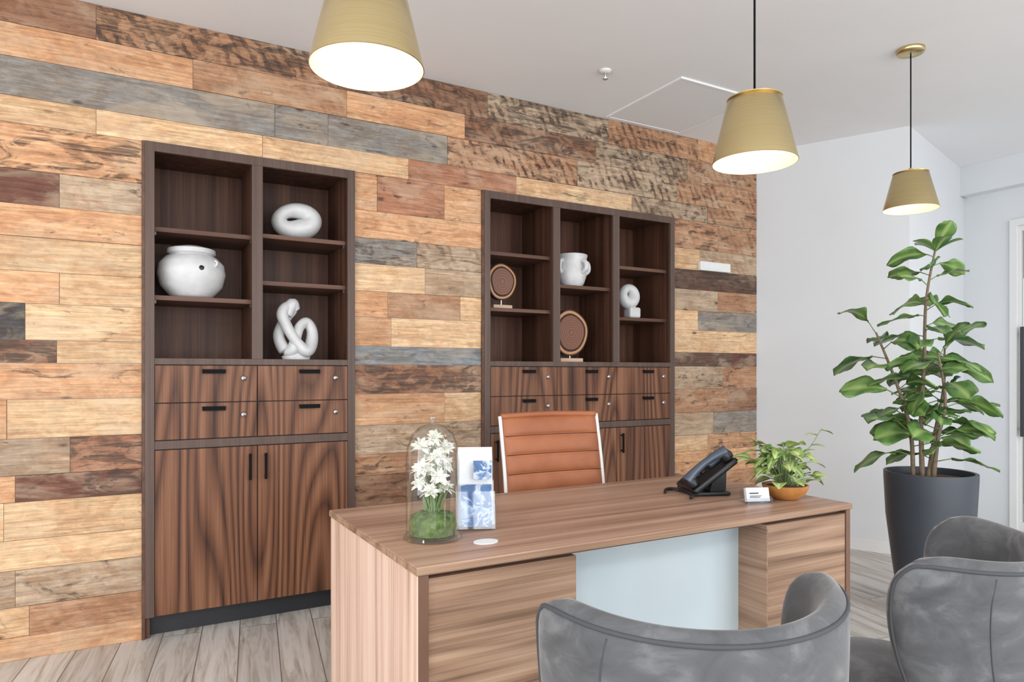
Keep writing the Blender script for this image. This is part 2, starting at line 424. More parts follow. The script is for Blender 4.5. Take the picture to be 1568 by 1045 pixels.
seg = [((XL, YF-0.12, 0), (XR, YF, 0.25)), ((XL, YF-0.12, 2.65), (XR, YF, CEIL))]
xs = [XL]+[v for w in wins for v in w]+[XR]
for i in range(0, len(xs), 2): seg.append(((xs[i], YF-0.12, 0.25), (xs[i+1], YF, 2.65)))
boxes('wall_front', seg, MAT['white_wall'])
for i, (a, b) in enumerate(wins):
    fr = []
    for x in (a, (a+b)/2-0.025, b-0.05): fr.append(((x, YF-0.1, 0.30), (x+0.05, YF-0.04, 2.60)))
    fr += [((a, YF-0.1, 0.25), (b, YF-0.04, 0.30)), ((a, YF-0.1, 2.60), (b, YF-0.04, 2.65))]
    boxes('window_%d' % (i+1), fr, MAT['alu'])
u = Vector((4.65-WEND, -0.925, 0)).normalized(); nrm = Vector((-u.y, u.x, 0))*-1
if nrm.x > 0: nrm = -nrm
p0 = Vector((WEND, -0.02, 0)); p1 = Vector((4.65, -0.925, 0))
q0 = p0+nrm*0.012; q1 = p1+nrm*0.012
prism('baseboard_right', [(p0.x, p0.y), (q0.x, q0.y), (q1.x, q1.y), (p1.x, p1.y)], 0, 0.09, MAT['white_trim'])
dr = empty('door_1')
boxes('frame', [((6.06, DY0, 0), (6.16, DY0+0.05, DZ-0.05)), ((6.06, DY1-0.05, 0), (6.16, DY1, DZ-0.05)), ((6.06, DY0, DZ-0.05), (6.16, DY1, DZ))], MAT['white_trim'], dr)
boxes('leaf_frame', [((6.09, DY0+0.051, 0.01), (6.13, DY0+0.12, DZ-0.051)), ((6.09, DY1-0.065, 0.01), (6.13, DY1-0.051, DZ-0.051)), ((6.09, DY0+0.12, 0.01), (6.13, DY1-0.065, 0.08)), ((6.09, DY0+0.12, DZ-0.09), (6.13, DY1-0.065, DZ-0.051))], MAT['white_trim'], dr)
box('glass', (6.105, DY0+0.12, 0.08), (6.112, DY1-0.065, DZ-0.09), MAT['glass'], dr)
boxes('handle', [((6.045, DY1-0.105, 0.75), (6.070, DY1-0.080, 1.60)), ((6.070, DY1-0.10, 0.80), (6.105, DY1-0.085, 0.82)), ((6.070, DY1-0.10, 1.53), (6.105, DY1-0.085, 1.55))], MAT['alu'], dr)
box('exterior_ground', (6.4, -6, -0.12), (14, 3, -0.02), MAT['ext_ground'])
rl = empty('exterior_railing')
boxes('bars', [((7.6, -2.4+0.11*i, 0), (7.62, -2.38+0.11*i, 1.05)) for i in range(32)]+[((7.58, -2.4, 1.05), (7.64, 1.2, 1.10)), ((7.58, -2.4, -0.02), (7.64, 1.2, 0.0))], MAT['alu'], rl)
box('exterior_canopy', (6.25, -6, 2.62), (11.5, 5, 2.9), MAT['ext_wall'])

# reclaimed plank cladding -----------------------------------------
PAL = {'LT': (220, 184, 140), 'OT': (206, 158, 114), 'BT': (180, 136, 100), 'BR': (146, 106, 79), 'DK': (102, 78, 64), 'MR': (110, 70, 54),
       'GT': (180, 157, 131), 'GR': (140, 136, 130), 'BG': (140, 147, 152), 'RB': (168, 116, 85), 'DG': (78, 76, 76)}
ZB = [0, .10, .23, .39, .52, .685, .80, .96, 1.13, 1.29, 1.39, 1.55, 1.69, 1.84, 1.98, 2.13, 2.33, 2.446, 2.615, 2.76, 2.92]
ROWS = {
 0: [(-3, 'OT', .2, 0), (1.05, 'BT', .4, 0), (3.3, 'OT', .3, 0)],
 1: [(-3, 'LT', .3, 0), (-.35, 'BT', .35, .1), (1.05, 'GT', .4, 0), (3.3, 'BT', .3, 0), (3.8, 'OT', .3, 0)],
 2: [(-3, 'GT', .4, 0), (-.40, 'GT', .5, .1), (1.05, 'OT', .3, 0), (3.3, 'LT', .3, 0)],
 3: [(-3, 'LT', .05, 0), (1.05, 'LT', .4, 0), (3.3, 'GR', .3, 0), (3.7, 'BT', .3, 0)],
 4: [(-3, 'LT', .25, 0), (-.44, 'LT', .3, 0), (1.05, 'BR', .6, 0), (1.4, 'DK', .6, 0), (3.3, 'OT', .5, 0)],
 5: [(-3, 'OT', .2, 0), (-.40, 'MR', .7, 0), (1.05, 'BT', .5, 0), (1.55, 'RB', .6, 0), (3.3, 'LT', .2, 0), (3.7, 'OT', .6, 0)],
 6: [(-3, 'GT', .1, 0), (-.20, 'RB', .9, .3), (1.05, 'GT', .5, 0), (3.3, 'GT', .3, 0), (3.75, 'GR', .5, 0)],
 7: [(-3, 'OT', .1, 0), (-.43, 'LT', .1, 0), (1.05, 'OT', .2, 0), (1.62, 'LT', .3, 0), (3.3, 'BT', .5, 0), (3.9, 'BR', .5, 0)],
 8: [(-3, 'OT', .4, .1), (1.05, 'BR', .9, .2), (3.3, 'GT', .5, .1), (3.85, 'BT', .5, 0)],
 9: [(-3, 'BR', .9, .2), (-.25, 'LT', .15, 0), (1.05, 'BG', .3, 0), (3.3, 'DK', .7, 0), (3.95, 'MR', .6, 0)],
 10: [(-3, 'DG', .3, 0), (-.365, 'LT', .25, 0), (1.05, 'OT', .2, 0), (1.3, 'LT', .15, 0), (3.3, 'LT', .1, 0), (3.5, 'LT', .3, 0)],
 11: [(-3, 'OT', .1, 0), (-.24, 'LT', .05, 0), (1.05, 'OT', .35, 0), (1.28, 'BT', .35, .1), (1.72, 'LT', .1, 0), (3.3, 'LT', .1, 0), (3.6, 'GR', .4, 0)],
 12: [(-3, 'LT', .2, 0), (1.05, 'LT', .15, 0), (1.5, 'GT', .3, 0), (3.3, 'GT', .4, .1), (3.8, 'BT', .5, .1)],
 13: [(-3, 'OT', .35, 0), (1.05, 'GR', .6, .1), (1.45, 'GT', .6, .5), (3.3, 'DK', .8, .2)],
 14: [(-3, 'MR', .3, 0), (-.24, 'GT', .4, .1), (1.05, 'OT', .3, 0), (3.3, 'LT', .2, 0), (3.62, 'GT', .3, .2)],
 15: [(-3, 'OT', .75, 0), (1.05, 'OT', .4, 0), (1.22, 'RB', .45, 0), (1.62, 'OT', .5, 0), (3.3, 'BT', .7, .1), (3.8, 'BT', .5, .3)],
 16: [(-3, 'LT', .1, 0), (-.1, 'LT', .15, 0), (.62, 'LT', .3, 0), (1.40, 'RB', .3, 0), (2.1, 'LT', .35, .1), (3.0, 'GT', .6, .8), (3.7, 'BT', .6, .6)],
 17: [(-3, 'GR', .25, 0), (.68, 'GR', .5, 0), (.95, 'GR', .4, 0), (1.64, 'BT', .6, 1.0), (2.55, 'GT', .6, .9), (3.4, 'BT', .6, .7)],
 18: [(-3, 'OT', .2, .1), (.30, 'BT', .4, .2), (1.05, 'OT', .4, 0), (1.75, 'BR', .8, .5), (2.7, 'GT', .7, .8), (3.5, 'BT', .5, .4)],
 19: [(-3, 'BR', .5, .1), (-.1, 'BT', .8, .8), (1.0, 'BR', .8, .8), (1.9, 'GT', .8, .9), (2.8, 'BT', .6, .8), (3.6, 'OT', .5, .3)],
}
def build_planks():
    vs = []; fs = []; cols = []; vals = []
    for r in range(20):
        z0, z1 = ZB[r]+0.001, ZB[r+1]-0.001
        spans = [(XL, WEND)] if r >= 16 else [(XL, CABS[0][0]-0.012), (CABS[0][1]+0.004, CABS[1][0]-0.012), (CABS[1][1]+0.004, WEND)]
        pl = ROWS[r]
        for i, (xs_, k, w, s) in enumerate(pl):
            xe = pl[i+1][0] if i+1 < len(pl) else WEND
            for a, b in spans:
                x0 = max(a, xs_); x1 = min(b, xe)
                if x1-x0 < 0.01: continue
                base = lin(PAL[k]); j = 1+random.uniform(-.12, .10)
                th = random.uniform(0.012, 0.017)
                x0 += 0.0008; x1 -= 0.0008; n = len(vs)
                vs += [(x, y, z) for x in (x0, x1) for y in (-th, 0.0) for z in (z0, z1)]
                fs += [tuple(n+q for q in f) for f in BF]
                cols += [(base[0]*j, base[1]*j, base[2]*j, 1)]*8
                vals += [(random.random(), w, s, 1)]*8
    o = obj('wall_back_plank_cladding', vs, fs, MAT['plank'])
    me = o.data
    for nm, data in (('pc', cols), ('pv', vals)):
        at = me.attributes.new(nm, 'FLOAT_COLOR', 'POINT')
        for i, v in enumerate(data): at.data[i].color = v
build_planks()

# ------------------------------------------------------------------ built-in cabinets
def cabinet(x0, x1, ncol, shelves):
    e = empty('bookcase_cabinet')
    yF, yB = -0.035, 0.38
    F = 0.04
    w = (x1-x0)
    divs = [x0+F+(w-2*F)*i/ncol for i in range(ncol+1)]
    boxes('side_panels', [((x0, yF+0.0221, 0), (x0+0.0199, yB, CT-0.02)), ((x1-0.0199, yF+0.0221, 0), (x1, yB, CT-0.02)), ((x0, yF+0.0221, CT-0.0199), (x1, yB, CT))], MAT['walnut_in'], e)
    boxes('inner_side_panels', [((x0+0.02, yF+0.0221, 1.31), (x0+F, yB-0.0121, CT-0.02)), ((x1-F, yF+0.0221, 1.31), (x1-0.02, yB-0.0121, CT-0.02))], MAT['walnut_in'], e)
    box('back_panel', (x0+0.02, yB-0.012, 0.0), (x1-0.02, yB, CT-0.02), MAT['walnut_in'], e)
    fr = [((x0, yF, 0.10), (x0+F, yF+0.022, CT)), ((x1-F, yF, 0.10), (x1, yF+0.022, CT)), ((x0+F, yF, CT-0.045), (x1-F, yF+0.022, CT)),
          ((x0+F, yF, 1.285), (x1-F, yF+0.022, 1.315)), ((x0+F, yF, 0.885), (x1-F, yF+0.022, 0.925))]
    boxes('face_frame', fr, MAT['frame'], e, 0.0015)
    box('frame_outer_edge', (x0-0.012, -0.03, 0.0), (x0-0.0002, 0.0, CT), MAT['walnut_h'], e)
    box('deck', (x0+0.0201, yF+0.0222, 1.285), (x1-0.0201, yB-0.0122, 1.3099), MAT['walnut_h'], e)
    dv = []; dvf = []
    for x in divs[1:-1]:
        dv.append(((x-0.018, yF+0.0222, 1.31), (x+0.018, yB-0.012, CT-0.02)))
        dvf.append(((x-0.026, yF+0.001, 1.315), (x+0.026, yF+0.021, CT-0.045)))
    boxes('dividers', dv, MAT['walnut_in'], e); boxes('divider_faces', dvf, MAT['frame'], e, 0.001)
    sh = []; pins = []
    for c, zs in enumerate(shelves):
        a = divs[c]+(0.0185 if c else 0.0); b = divs[c+1]-(0.0185 if c < ncol-1 else 0.0)
        for z in zs:
            sh.append(((a, yF+0.045, z-0.022), (b, yB-0.014, z)))
            for xx in (a+0.001, b-0.010): pins.append(((xx, 0.02, z-0.038), (xx+0.008, 0.03, z-0.022)))
    boxes('shelves', sh, MAT['walnut_h'], e, 0.001); boxes('shelf_pins', pins, MAT['pin'], e)
    boxes('kickplate', [((x0+0.02, 0.03, 0.0), (x1-0.02, 0.05, 0.10))], MAT['kick'], e)
    box('bottom_panel', (x0+0.0201, yF+0.031, 0.10), (x1-0.0201, yB-0.013, 0.118), MAT['walnut_in'], e)
    yf0, yf1 = yF-0.002, yF+0.018
    dwr = []; drs = []; hnd = []
    for c in range(ncol):
        a = divs[c]+0.002; b = divs[c+1]-0.002
        for k, (z0, z1) in enumerate(((1.105, 1.281), (0.929, 1.101))):
            dwr.append(((a, yf0, z0), (b, yf1, z1)))
            cx = a+(b-a)*0.56
            hw = 0.052 if ncol == 2 else 0.044
            hnd.append(((cx-hw, yf0-0.016, z1-0.024), (cx+hw, yf0, z1-0.018)))
            hnd.append(((cx-hw, yf0-0.016, z1-0.038), (cx+hw, yf0-0.011, z1-0.024)))
            lx = a+(b-a)*0.86
            lathe('lock_%d_%d' % (c, k), [(0.0, 0.012), (0.010, 0.011), (0.014, 0.006), (0.015, 0.0)], MAT['steel'], e, (lx, yf0, z1-0.062), 20, rot=(math.radians(90), 0, 0))
            box('lock_slot_%d_%d' % (c, k), (lx-0.0015, yf0-0.013, z1-0.068), (lx+0.0015, yf0-0.0115, z1-0.056), MAT['black'], e)
        drs.append(((a, yf0, 0.104), (b, yf1, 0.881)))
        hx = b-0.035 if (c % 2 == 0 and ncol == 2) else a+0.035
        hnd.append(((hx-0.006, yf0-0.028, 0.715), (hx+0.006, yf0-0.020, 0.845)))
        hnd += [((hx-0.004, yf0-0.020, 0.725), (hx+0.004, yf0, 0.733)), ((hx-0.004, yf0-0.020, 0.827), (hx+0.004, yf0, 0.835))]
    boxes('drawer_fronts', dwr, MAT['walnut'], e, 0.0015); boxes('doors', drs, MAT['walnut'], e, 0.0015)
    boxes('pulls', hnd, MAT['pull'], e)
    box('shadow_backing', (x0+0.0205, yF+0.0223, 0.12), (x1-0.0205, yF+0.030, 1.284), MAT['kick'], e)
    return e
cabinet(CABS[0][0], CABS[0][1], 2, [(1.94, 1.615), (1.955, 1.715)])
cabinet(CABS[1][0], CABS[1][1], 3, [(1.98, 1.64), (1.81,), (1.965, 1.62)])

# ---- shelf decor
pt = lathe('ceramic_pot', [(0.0, 0), (0.085, 0), (0.10, 0.012), (0.142, 0.06), (0.157, 0.12), (0.150, 0.17), (0.118, 0.205), (0.098, 0.213), (0.102, 0.218), (0.112, 0.223), (0.110, 0.244), (0.088, 0.252), (0.045, 0.262), (0.0, 0.266)], MAT['ceramic'], loc=(0.305, 0.12, 1.6155), seg=48)
h_ = lathe('spout_hole', [(0.0, 0.004), (0.010, 0.004), (0.014, 0.0), (0.010, -0.004)], MAT['black'], pt, (0.03, -0.149, 0.14), 16, rot=(math.radians(75), 0, 0))
for a in (-0.9, 2.2):
    tube('lug', [(0.0, 0, 0), (0.012, 0.0, 0.012), (0.012, 0, 0.026), (0, 0, 0.032)], 0.006, MAT['ceramic'], pt, 8, 4, loc=(0.147*math.cos(a), 0.147*math.sin(a), 0.15))

def stone_ring(name, loc, R1, R2, r0, mat, parent=None, ry=0.0, tw=0.35, yscale=1.2, rz=0.0):
    vs = []; fs = []; NA, NB = 56, 20
    for i in range(NA):
        a = 2*math.pi*i/NA
        rr = r0*(1+tw*math.cos(a+0.8))
        for k in range(NB):
            b = 2*math.pi*k/NB
            x = (R1+rr*math.cos(b))*math.cos(a); z = (R2+rr*math.cos(b))*math.sin(a); y = rr*yscale*math.sin(b)
            vs.append((x, y, z))
    for i in range(NA):
        for k in range(NB):
            i2 = (i+1) % NA; k2 = (k+1) % NB
            fs.append((i*NB+k, i2*NB+k, i2*NB+k2, i*NB+k2))
    return obj(name, vs, fs, mat, parent, True, loc, (0, ry, rz))
o = stone_ring('oval_ring_sculpture', (0.81, 0.12, 1.957+0.105), 0.084, 0.052, 0.047, MAT['ceramic'], ry=-0.12, tw=0.22, yscale=1.4)
mz = min((Matrix.Rotation(-0.12, 3, 'Y') @ v.co).z for v in o.data.vertices); o.location.z = 1.9555-mz
kn = empty('knot_sculpture', (0.81, 0.10, 1.312))
tube('loop', [(-0.055, 0, 0.05), (-0.085, 0.02, 0.13), (-0.05, 0.03, 0.22), (-0.015, 0.02, 0.27), (-0.045, 0.0, 0.285), (-0.075, -0.02, 0.24), (-0.045, -0.035, 0.16), (0.0, -0.04, 0.09), (0.045, -0.035, 0.05), (0.08, 0, 0.09), (0.088, 0.02, 0.16), (0.06, 0.02, 0.205), (0.02, 0.0, 0.18), (-0.005, -0.02, 0.12), (-0.02, -0.02, 0.06)],
     [0.034, 0.030, 0.028, 0.026, 0.028, 0.030, 0.028, 0.028, 0.034, 0.034, 0.030, 0.028, 0.026, 0.028, 0.034], MAT['ceramic'], kn, 18, 8, closed=True)
tube('upper_lobe', [(-0.05, 0.0, 0.24), (-0.02, 0, 0.30), (0.0, 0.01, 0.27)], [0.03, 0.032, 0.024], MAT['ceramic'], kn, 16, 8)
lathe('foot', [(0.0, 0), (0.07, 0), (0.075, 0.02), (0.055, 0.045), (0, 0.05)], MAT['ceramic'], kn, (0.0, 0, 0), 32, sy=0.6)
def slice_(x, y, z, R, st):
    e = empty('wood_slice_on_stand', (x, y, z))
    def fn(p):
        a = math.atan2(p.y, p.x); k = 1+0.025*math.sin(3*a+1)+0.012*math.sin(5*a)
        return Vector((p.x*k*0.94, p.y*k*1.06, p.z))
    zc = st+R*1.05; rt = (math.radians(90), 0, 0)
    lathe('bark', [(R*0.93, -0.016), (R, -0.016), (R, 0.016), (R*0.93, 0.016)], MAT['bark_dark'], e, (0, 0, zc), 64, rot=rt, fn=fn)
    lathe('sapwood', [(0, -0.012), (R*0.94, -0.012), (R*0.94, 0.0175), (R*0.86, 0.019), (0, 0.019)], MAT['sap'], e, (0, 0, zc), 64, rot=rt, fn=fn)
    lathe('dark_growth_ring', [(0, 0.018), (R*0.83, 0.018), (R*0.82, 0.0205), (0, 0.0205)], MAT['bark_dark'], e, (0, 0, zc), 64, rot=rt, fn=fn)
    lathe('heartwood', [(0, 0.020), (R*0.74, 0.020), (R*0.73, 0.022), (0, 0.022)], MAT['slice'], e, (0, 0, zc), 64, rot=rt, fn=fn)
    lathe('stem', [(0.007, 0.0), (0.007, st+0.01)], MAT['steel'], e, (0, 0, 0.01), 12)
    box('base', (-R*0.62, -0.03, 0), (R*0.62, 0.03, 0.028), MAT['stone'], e, 0.005)
slice_(2.065, 0.12, 1.6405, 0.108, 0.06)
slice_(2.555, 0.08, 1.3125, 0.143, 0.045)
jr = empty('handled_jar', (2.585, 0.10, 1.812))
lathe('body', [(0, 0), (0.07, 0), (0.085, 0.02), (0.098, 0.07), (0.092, 0.12), (0.088, 0.15), (0.10, 0.205), (0.096, 0.21), (0.085, 0.17), (0.082, 0.14)], MAT['ceramic'], jr, seg=40, fn=lambda p: Vector((p.x*(1+0.08*math.sin(2*math.atan2(p.y, p.x)+p.z*14)), p.y, p.z)))
for s_ in (-1, 1):
    tube('handle', [(s_*0.085, -0.02, 0.17), (s_*0.11, -0.03, 0.155), (s_*0.115, -0.03, 0.11), (s_*0.09, -0.02, 0.085)], 0.014, MAT['ceramic'], jr, 12, 6)
tube('front_handle', [(0.02, -0.085, 0.165), (0.03, -0.115, 0.15), (0.03, -0.12, 0.11), (0.02, -0.09, 0.085)], 0.014, MAT['ceramic'], jr, 12, 6)
rb = empty('ring_on_block_sculpture', (3.05, 0.08, 1.622))
stone_ring('ring', (-0.01, 0, 0.155), 0.045, 0.05, 0.037, MAT['ceramic'], rb, tw=0.25)
box('block', (-0.02, -0.04, 0), (0.075, 0.04, 0.075), MAT['ceramic'], rb, 0.014)
tube('neck', [(0.02, 0, 0.05), (0.0, 0, 0.10)], [0.04, 0.03], MAT['ceramic'], rb, 14, 4)

wd = empty('wall_sensor_strip')
box('body', (3.60, -0.045, 1.98), (3.90, -0.0125, 2.045), MAT['white_plastic'], wd, 0.006)
box('lens', (3.62, -0.048, 1.995), (3.80, -0.044, 2.03), MAT['card'], wd, 0.001)

# ------------------------------------------------------------------ ceiling items
cp = empty('ceiling_access_panel')
boxes('frame', [((2.75, -0.75, CEIL-0.010), (3.38, -0.737, CEIL)), ((2.75, -0.073, CEIL-0.010), (3.38, -0.06, CEIL)), ((2.75, -0.737, CEIL-0.010), (2.763, -0.073, CEIL)), ((3.367, -0.737, CEIL-0.010), (3.38, -0.073, CEIL))], MAT['ceil'], cp)
box('panel', (2.768, -0.732, CEIL-0.007), (3.362, -0.078, CEIL), MAT['panel'], cp)
sp = empty('fire_sprinkler', (2.33, -0.60, CEIL))
lathe('escutcheon', [(0.0, 0.0), (0.034, 0.0), (0.032, -0.008), (0.02, -0.014), (0.0, -0.014)], MAT['white_plastic'], sp, seg=28)
lathe('head', [(0.0, -0.01), (0.008, -0.012), (0.007, -0.03), (0.004, -0.04), (0.016, -0.046), (0.015, -0.049), (0, -0.049)], MAT['steel'], sp, seg=16)

def uncap(o):
    bm = bmesh.new(); bm.from_mesh(o.data)
    bmesh.ops.delete(bm, geom=[f for f in bm.faces if len(f.verts) > 10], context='FACES'); bm.to_mesh(o.data); bm.free()
def pendant(x, y, zb, R=0.1285, H=0.2, lamp=0.9):
    e = empty('pendant_lamp', (x, y, 0))
    t = 0.63
    uncap(lathe('shade_outer', [(R, zb), (R+0.0015, zb+0.001), (R*t+0.0015, zb+H), (R*t-0.006, zb+H+0.004), (0.012, zb+H+0.006)], MAT['brass'], e, seg=96))
    uncap(lathe('shade_inner', [(R-0.0005, zb+0.0005), (R*t-0.002, zb+H-0.004), (0.0, zb+H-0.003)], MAT['shade_in'], e, seg=96))
    lathe('top_ring', [(R*t-0.001, zb+H+0.0), (R*t+0.003, zb+H+0.0), (R*t+0.003, zb+H+0.003), (R*t-0.01, zb+H+0.005)], MAT['brass'], e, seg=48)
    lathe('socket_cap', [(0.0, zb+H+0.03), (0.008, zb+H+0.03), (0.012, zb+H+0.006), (0.0, zb+H+0.004)], MAT['brass'], e, seg=20)
    lathe('bulb', [(0, zb+0.085), (0.018, zb+0.09), (0.028, zb+0.11), (0.022, zb+0.14), (0.013, zb+0.165), (0.013, zb+H-0.004)], MAT['bulb'], e, seg=20)
    tube('cord', [(0, 0, zb+H+0.02), (0, 0, CEIL-0.01)], 0.0034, MAT['pull'], e, 8, interp=False)
    lathe('canopy', [(0.0, CEIL-0.03), (0.012, CEIL-0.028), (0.060, CEIL-0.024), (0.066, CEIL-0.016), (0.066, CEIL-0.0005), (0, CEIL-0.0005)], MAT['brass'], e, seg=40)
    ld = bpy.data.lights.new('bulb_light', 'POINT'); ld.energy = lamp; ld.color = (1.0, 0.84, 0.62); ld.shadow_soft_size = 0.03
    lo = bpy.data.objects.new('bulb_light', ld); lo.location = (0, 0, zb+0.06); sc.collection.objects.link(lo); lo.parent = e
pendant(0.49, -2.13, 1.945)
pendant(1.74, -2.15, 1.91)
pendant(3.55, -1.58, 2.09, H=0.185)

# ------------------------------------------------------------------ desk
dk = empty('reception_desk')
DX0, DX1, DYF, DYB, DT = 0.655, 2.42, -2.02, -1.17, 0.75
box('top', (DX0, DYF, DT-0.022), (DX1, DYB, DT), MAT['desk_h'], dk, 0.0015)
boxes('top_edge_band', [((DX0-0.001, DYF-0.0012, DT-0.021), (DX1+0.001, DYF-0.0002, DT-0.0035)), ((DX0-0.0012, DYF, DT-0.021), (DX0-0.0002, DYB, DT-0.0035))], MAT['desk_front'], dk)
box('sub_top', (DX0+0.037, DYF+0.03, DT-0.034), (DX1-0.03, DYB-0.02, DT-0.0222), MAT['desk_edge'], dk)
box('left_side_panel', (DX0+0.004, DYF+0.004, 0.0), (DX0+0.034, DYB-0.004, DT-0.023), MAT['desk_v'], dk, 0.001)
box('left_corner_edge', (DX0+0.005, DYF+0.0025, 0.0), (DX0+0.033, DYF+0.0039, DT-0.023), MAT['desk_edge'], dk)
box('left_pedestal', (DX0+0.037, DYF+0.012, 0.0), (1.156, DYB-0.20, DT-0.036), MAT['desk_front'], dk, 0.001)
box('right_pedestal', (1.965, DYF+0.008, 0.0), (DX1-0.030, DYB-0.20, DT-0.036), MAT['desk_front'], dk, 0.001)
box('right_pedestal_inner_side', (1.960, DYF+0.0085, 0.0), (1.9648, DYB-0.20, DT-0.036), MAT['desk_side'], dk)
box('right_side_panel', (DX1-0.028, DYF+0.004, 0.0), (DX1-0.004, DYB-0.004, DT-0.023), MAT['desk_edge'], dk, 0.001)
box('modesty_glass', (1.157, DYF+0.135, 0.06), (1.959, DYF+0.143, DT-0.035), MAT['frost'], dk)

# ------------------------------------------------------------------ desk objects
cl = empty('flower_cloche', (0.815, -1.745, DT+0.001))
R = 0.080
uncap(lathe('glass_dome', [(R, 0.012), (R, 0.235), (R*0.95, 0.275), (R*0.78, 0.312), (R*0.5, 0.334), (R*0.2, 0.344), (0, 0.346)], MAT['glass'], cl, seg=48))
lathe('knob', [(0.0, 0.345), (0.006, 0.346), (0.006, 0.350), (0.011, 0.356), (0.010, 0.364), (0, 0.368)], MAT['glass'], cl, seg=20)
lathe('glass_base', [(0, 0), (R+0.006, 0), (R+0.008, 0.005), (R+0.004, 0.012), (0, 0.012)], MAT['glass'], cl, seg=48)
lathe('moss_mound', [(0.0, 0.013), (0.066, 0.013), (0.072, 0.04), (0.066, 0.066), (0.04, 0.078), (0, 0.084)], MAT['moss'], cl, seg=36, fn=lambda p: p*(1+0.04*math.sin(p.x*210)*math.cos(p.y*190)))
fl = Leaves(); st = Leaves(); random.seed(3)
heads = [(0, -0.01, 0.300, .036), (-0.032, 0.01, 0.275, .036), (0.034, -0.01, 0.268, .038), (0.0, -0.034, 0.245, .040), (-0.038, -0.02, 0.215, .040), (0.038, 0.0, 0.215, .040), (0.005, -0.038, 0.185, .038), (-0.022, -0.034, 0.145, .034), (0.03, -0.02, 0.15, .034), (0.02, 0.034, 0.25, .038), (-0.02, 0.038, 0.2, .038), (-0.04, 0.0, 0.165, .032)]
for i, (x, y, z, r) in enumerate(heads):
    tube('stem_%d' % i, [(x*0.2, y*0.2, 0.07), (x*0.5, y*0.5, z*0.6), (x, y, z)], 0.0022, MAT['stem'], cl, 6, 5)
    for k in range(36):
        a = random.uniform(0, 6.28); el = random.uniform(-0.5, 1.4)
        dv = Vector((math.cos(a)*math.cos(el), math.sin(a)*math.cos(el), math.sin(el)))
        fl.leaf((x, y, z), dv, r*random.uniform(.75, 1.05), r*0.42, 0.2, 0.15, 'ov', random.uniform(-1, 1))
for k in range(30):
    a = random.uniform(0, 6.28); st.leaf((random.uniform(-.02, .02), random.uniform(-.02, .02), 0.075), (math.cos(a)*.35, math.sin(a)*.35, 1), random.uniform(.06, .12), .012, 0.2, .1, 'ov')
fl.build('petals', MAT['petal'], cl); st.build('blades', MAT['stem'], cl)

bh = empty('brochure_holder', (0.985, -1.69, DT+0.001), math.radians(-24))
t = math.radians(-12)
box('back_sheet', (-0.062, 0.035, 0.003), (0.062, 0.038, 0.235), MAT['acrylic'], bh, rot=(t, 0, 0), local=True)
box('front_pocket', (-0.062, -0.028, 0.003), (0.062, -0.025, 0.12), MAT['acrylic'], bh, rot=(t, 0, 0), local=True)
boxes('pocket_sides', [((-0.064, -0.03, 0), (-0.061, 0.045, 0.09)), ((0.061, -0.03, 0), (0.064, 0.045, 0.09)), ((-0.061, -0.03, 0), (0.061, 0.05, 0.003))], MAT['acrylic'], bh)
box('flyer_back', (-0.056, 0.010, 0.01), (0.056, 0.030, 0.255), MAT['card'], bh, rot=(t, 0, 0), local=True)
box('flyer_print', (-0.052, 0.006, 0.016), (0.053, 0.0075, 0.175), MAT['brochure'], bh, rot=(t, 0, 0), local=True)
box('flyer_front', (-0.046, -0.020, 0.008), (0.052, -0.008, 0.14), MAT['brochure'], bh, rot=(t, 0, 0), local=True)
box('flyer_upper_print', (-0.006, -0.004, 0.155), (0.052, -0.002, 0.215), MAT['brochure'], bh, rot=(t, 0, 0), local=True)
lathe('paper_coaster', [(0, 0), (0.038, 0), (0.038, 0.003), (0, 0.003)], MAT['card'], loc=(0.93, -1.87, DT+0.0005), seg=32, sy=0.75)

ph = empty('desk_phone', (2.10, -1.575, DT+0.001), math.radians(-112))
box('base_plate', (-0.09, -0.085, 0), (0.09, 0.075, 0.016), MAT['black'], ph, 0.006)
sl = math.radians(36)
fe = empty('face', (0, 0, 0)); fe.parent = ph; fe.location = (0, 0.0, 0.090); fe.rotation_euler = (sl, 0, 0)
box('body', (-0.10, -0.11, -0.026), (0.10, 0.115, 0.0), MAT['black'], fe, 0.010, seg=3)
box('screen_bezel', (-0.085, 0.02, 0.0), (0.03, 0.10, 0.006), MAT['kick'], fe, 0.003)
box('screen', (-0.078, 0.028, 0.006), (0.024, 0.092, 0.008), MAT['screen'], fe, 0.001)
boxes('keys', [((-0.08+0.026*i, -0.09+0.024*j, 0.0), (-0.06+0.026*i, -0.074+0.024*j, 0.006)) for i in range(4) for j in range(4)], MAT['kick'], fe, 0.002)
o = obj('stand', [(-0.05, 0.0, 0.0), (0.05, 0.0, 0.0), (0.05, 0.07, 0.0), (-0.05, 0.07, 0.0), (-0.05, 0.02, 0.08), (0.05, 0.02, 0.08), (0.05, 0.075, 0.12), (-0.05, 0.075, 0.12)], [(0, 3, 2, 1), (4, 5, 6, 7), (0, 1, 5, 4), (1, 2, 6, 5), (2, 3, 7, 6), (3, 0, 4, 7)], MAT['black'], ph)
tube('handset', [(0.07, -0.10, 0.035), (0.07, -0.06, 0.045), (0.07, 0.0, 0.050), (0.07, 0.06, 0.045), (0.07, 0.10, 0.035)], [0.024, 0.018, 0.015, 0.018, 0.024], MAT['handset'], fe, 16, 6)
for yy in (-0.09, 0.09):
    lathe('handset_cup', [(0, 0.0), (0.026, 0.0), (0.028, 0.018), (0.02, 0.035), (0, 0.038)], MAT['black'], fe, (0.07, yy, 0.006), 24)
cd = []
for i in range(200):
    s_ = i/199; a = s_*2*math.pi*34
    ang = 0.2+4.2*s_
    c = Vector((0.05+0.10*math.cos(ang), -0.12+0.045*math.sin(ang)-0.01, 0.009))
    cd.append(c+Vector((0.006*math.cos(a), 0.003*math.sin(a), 0.006*math.sin(a))))
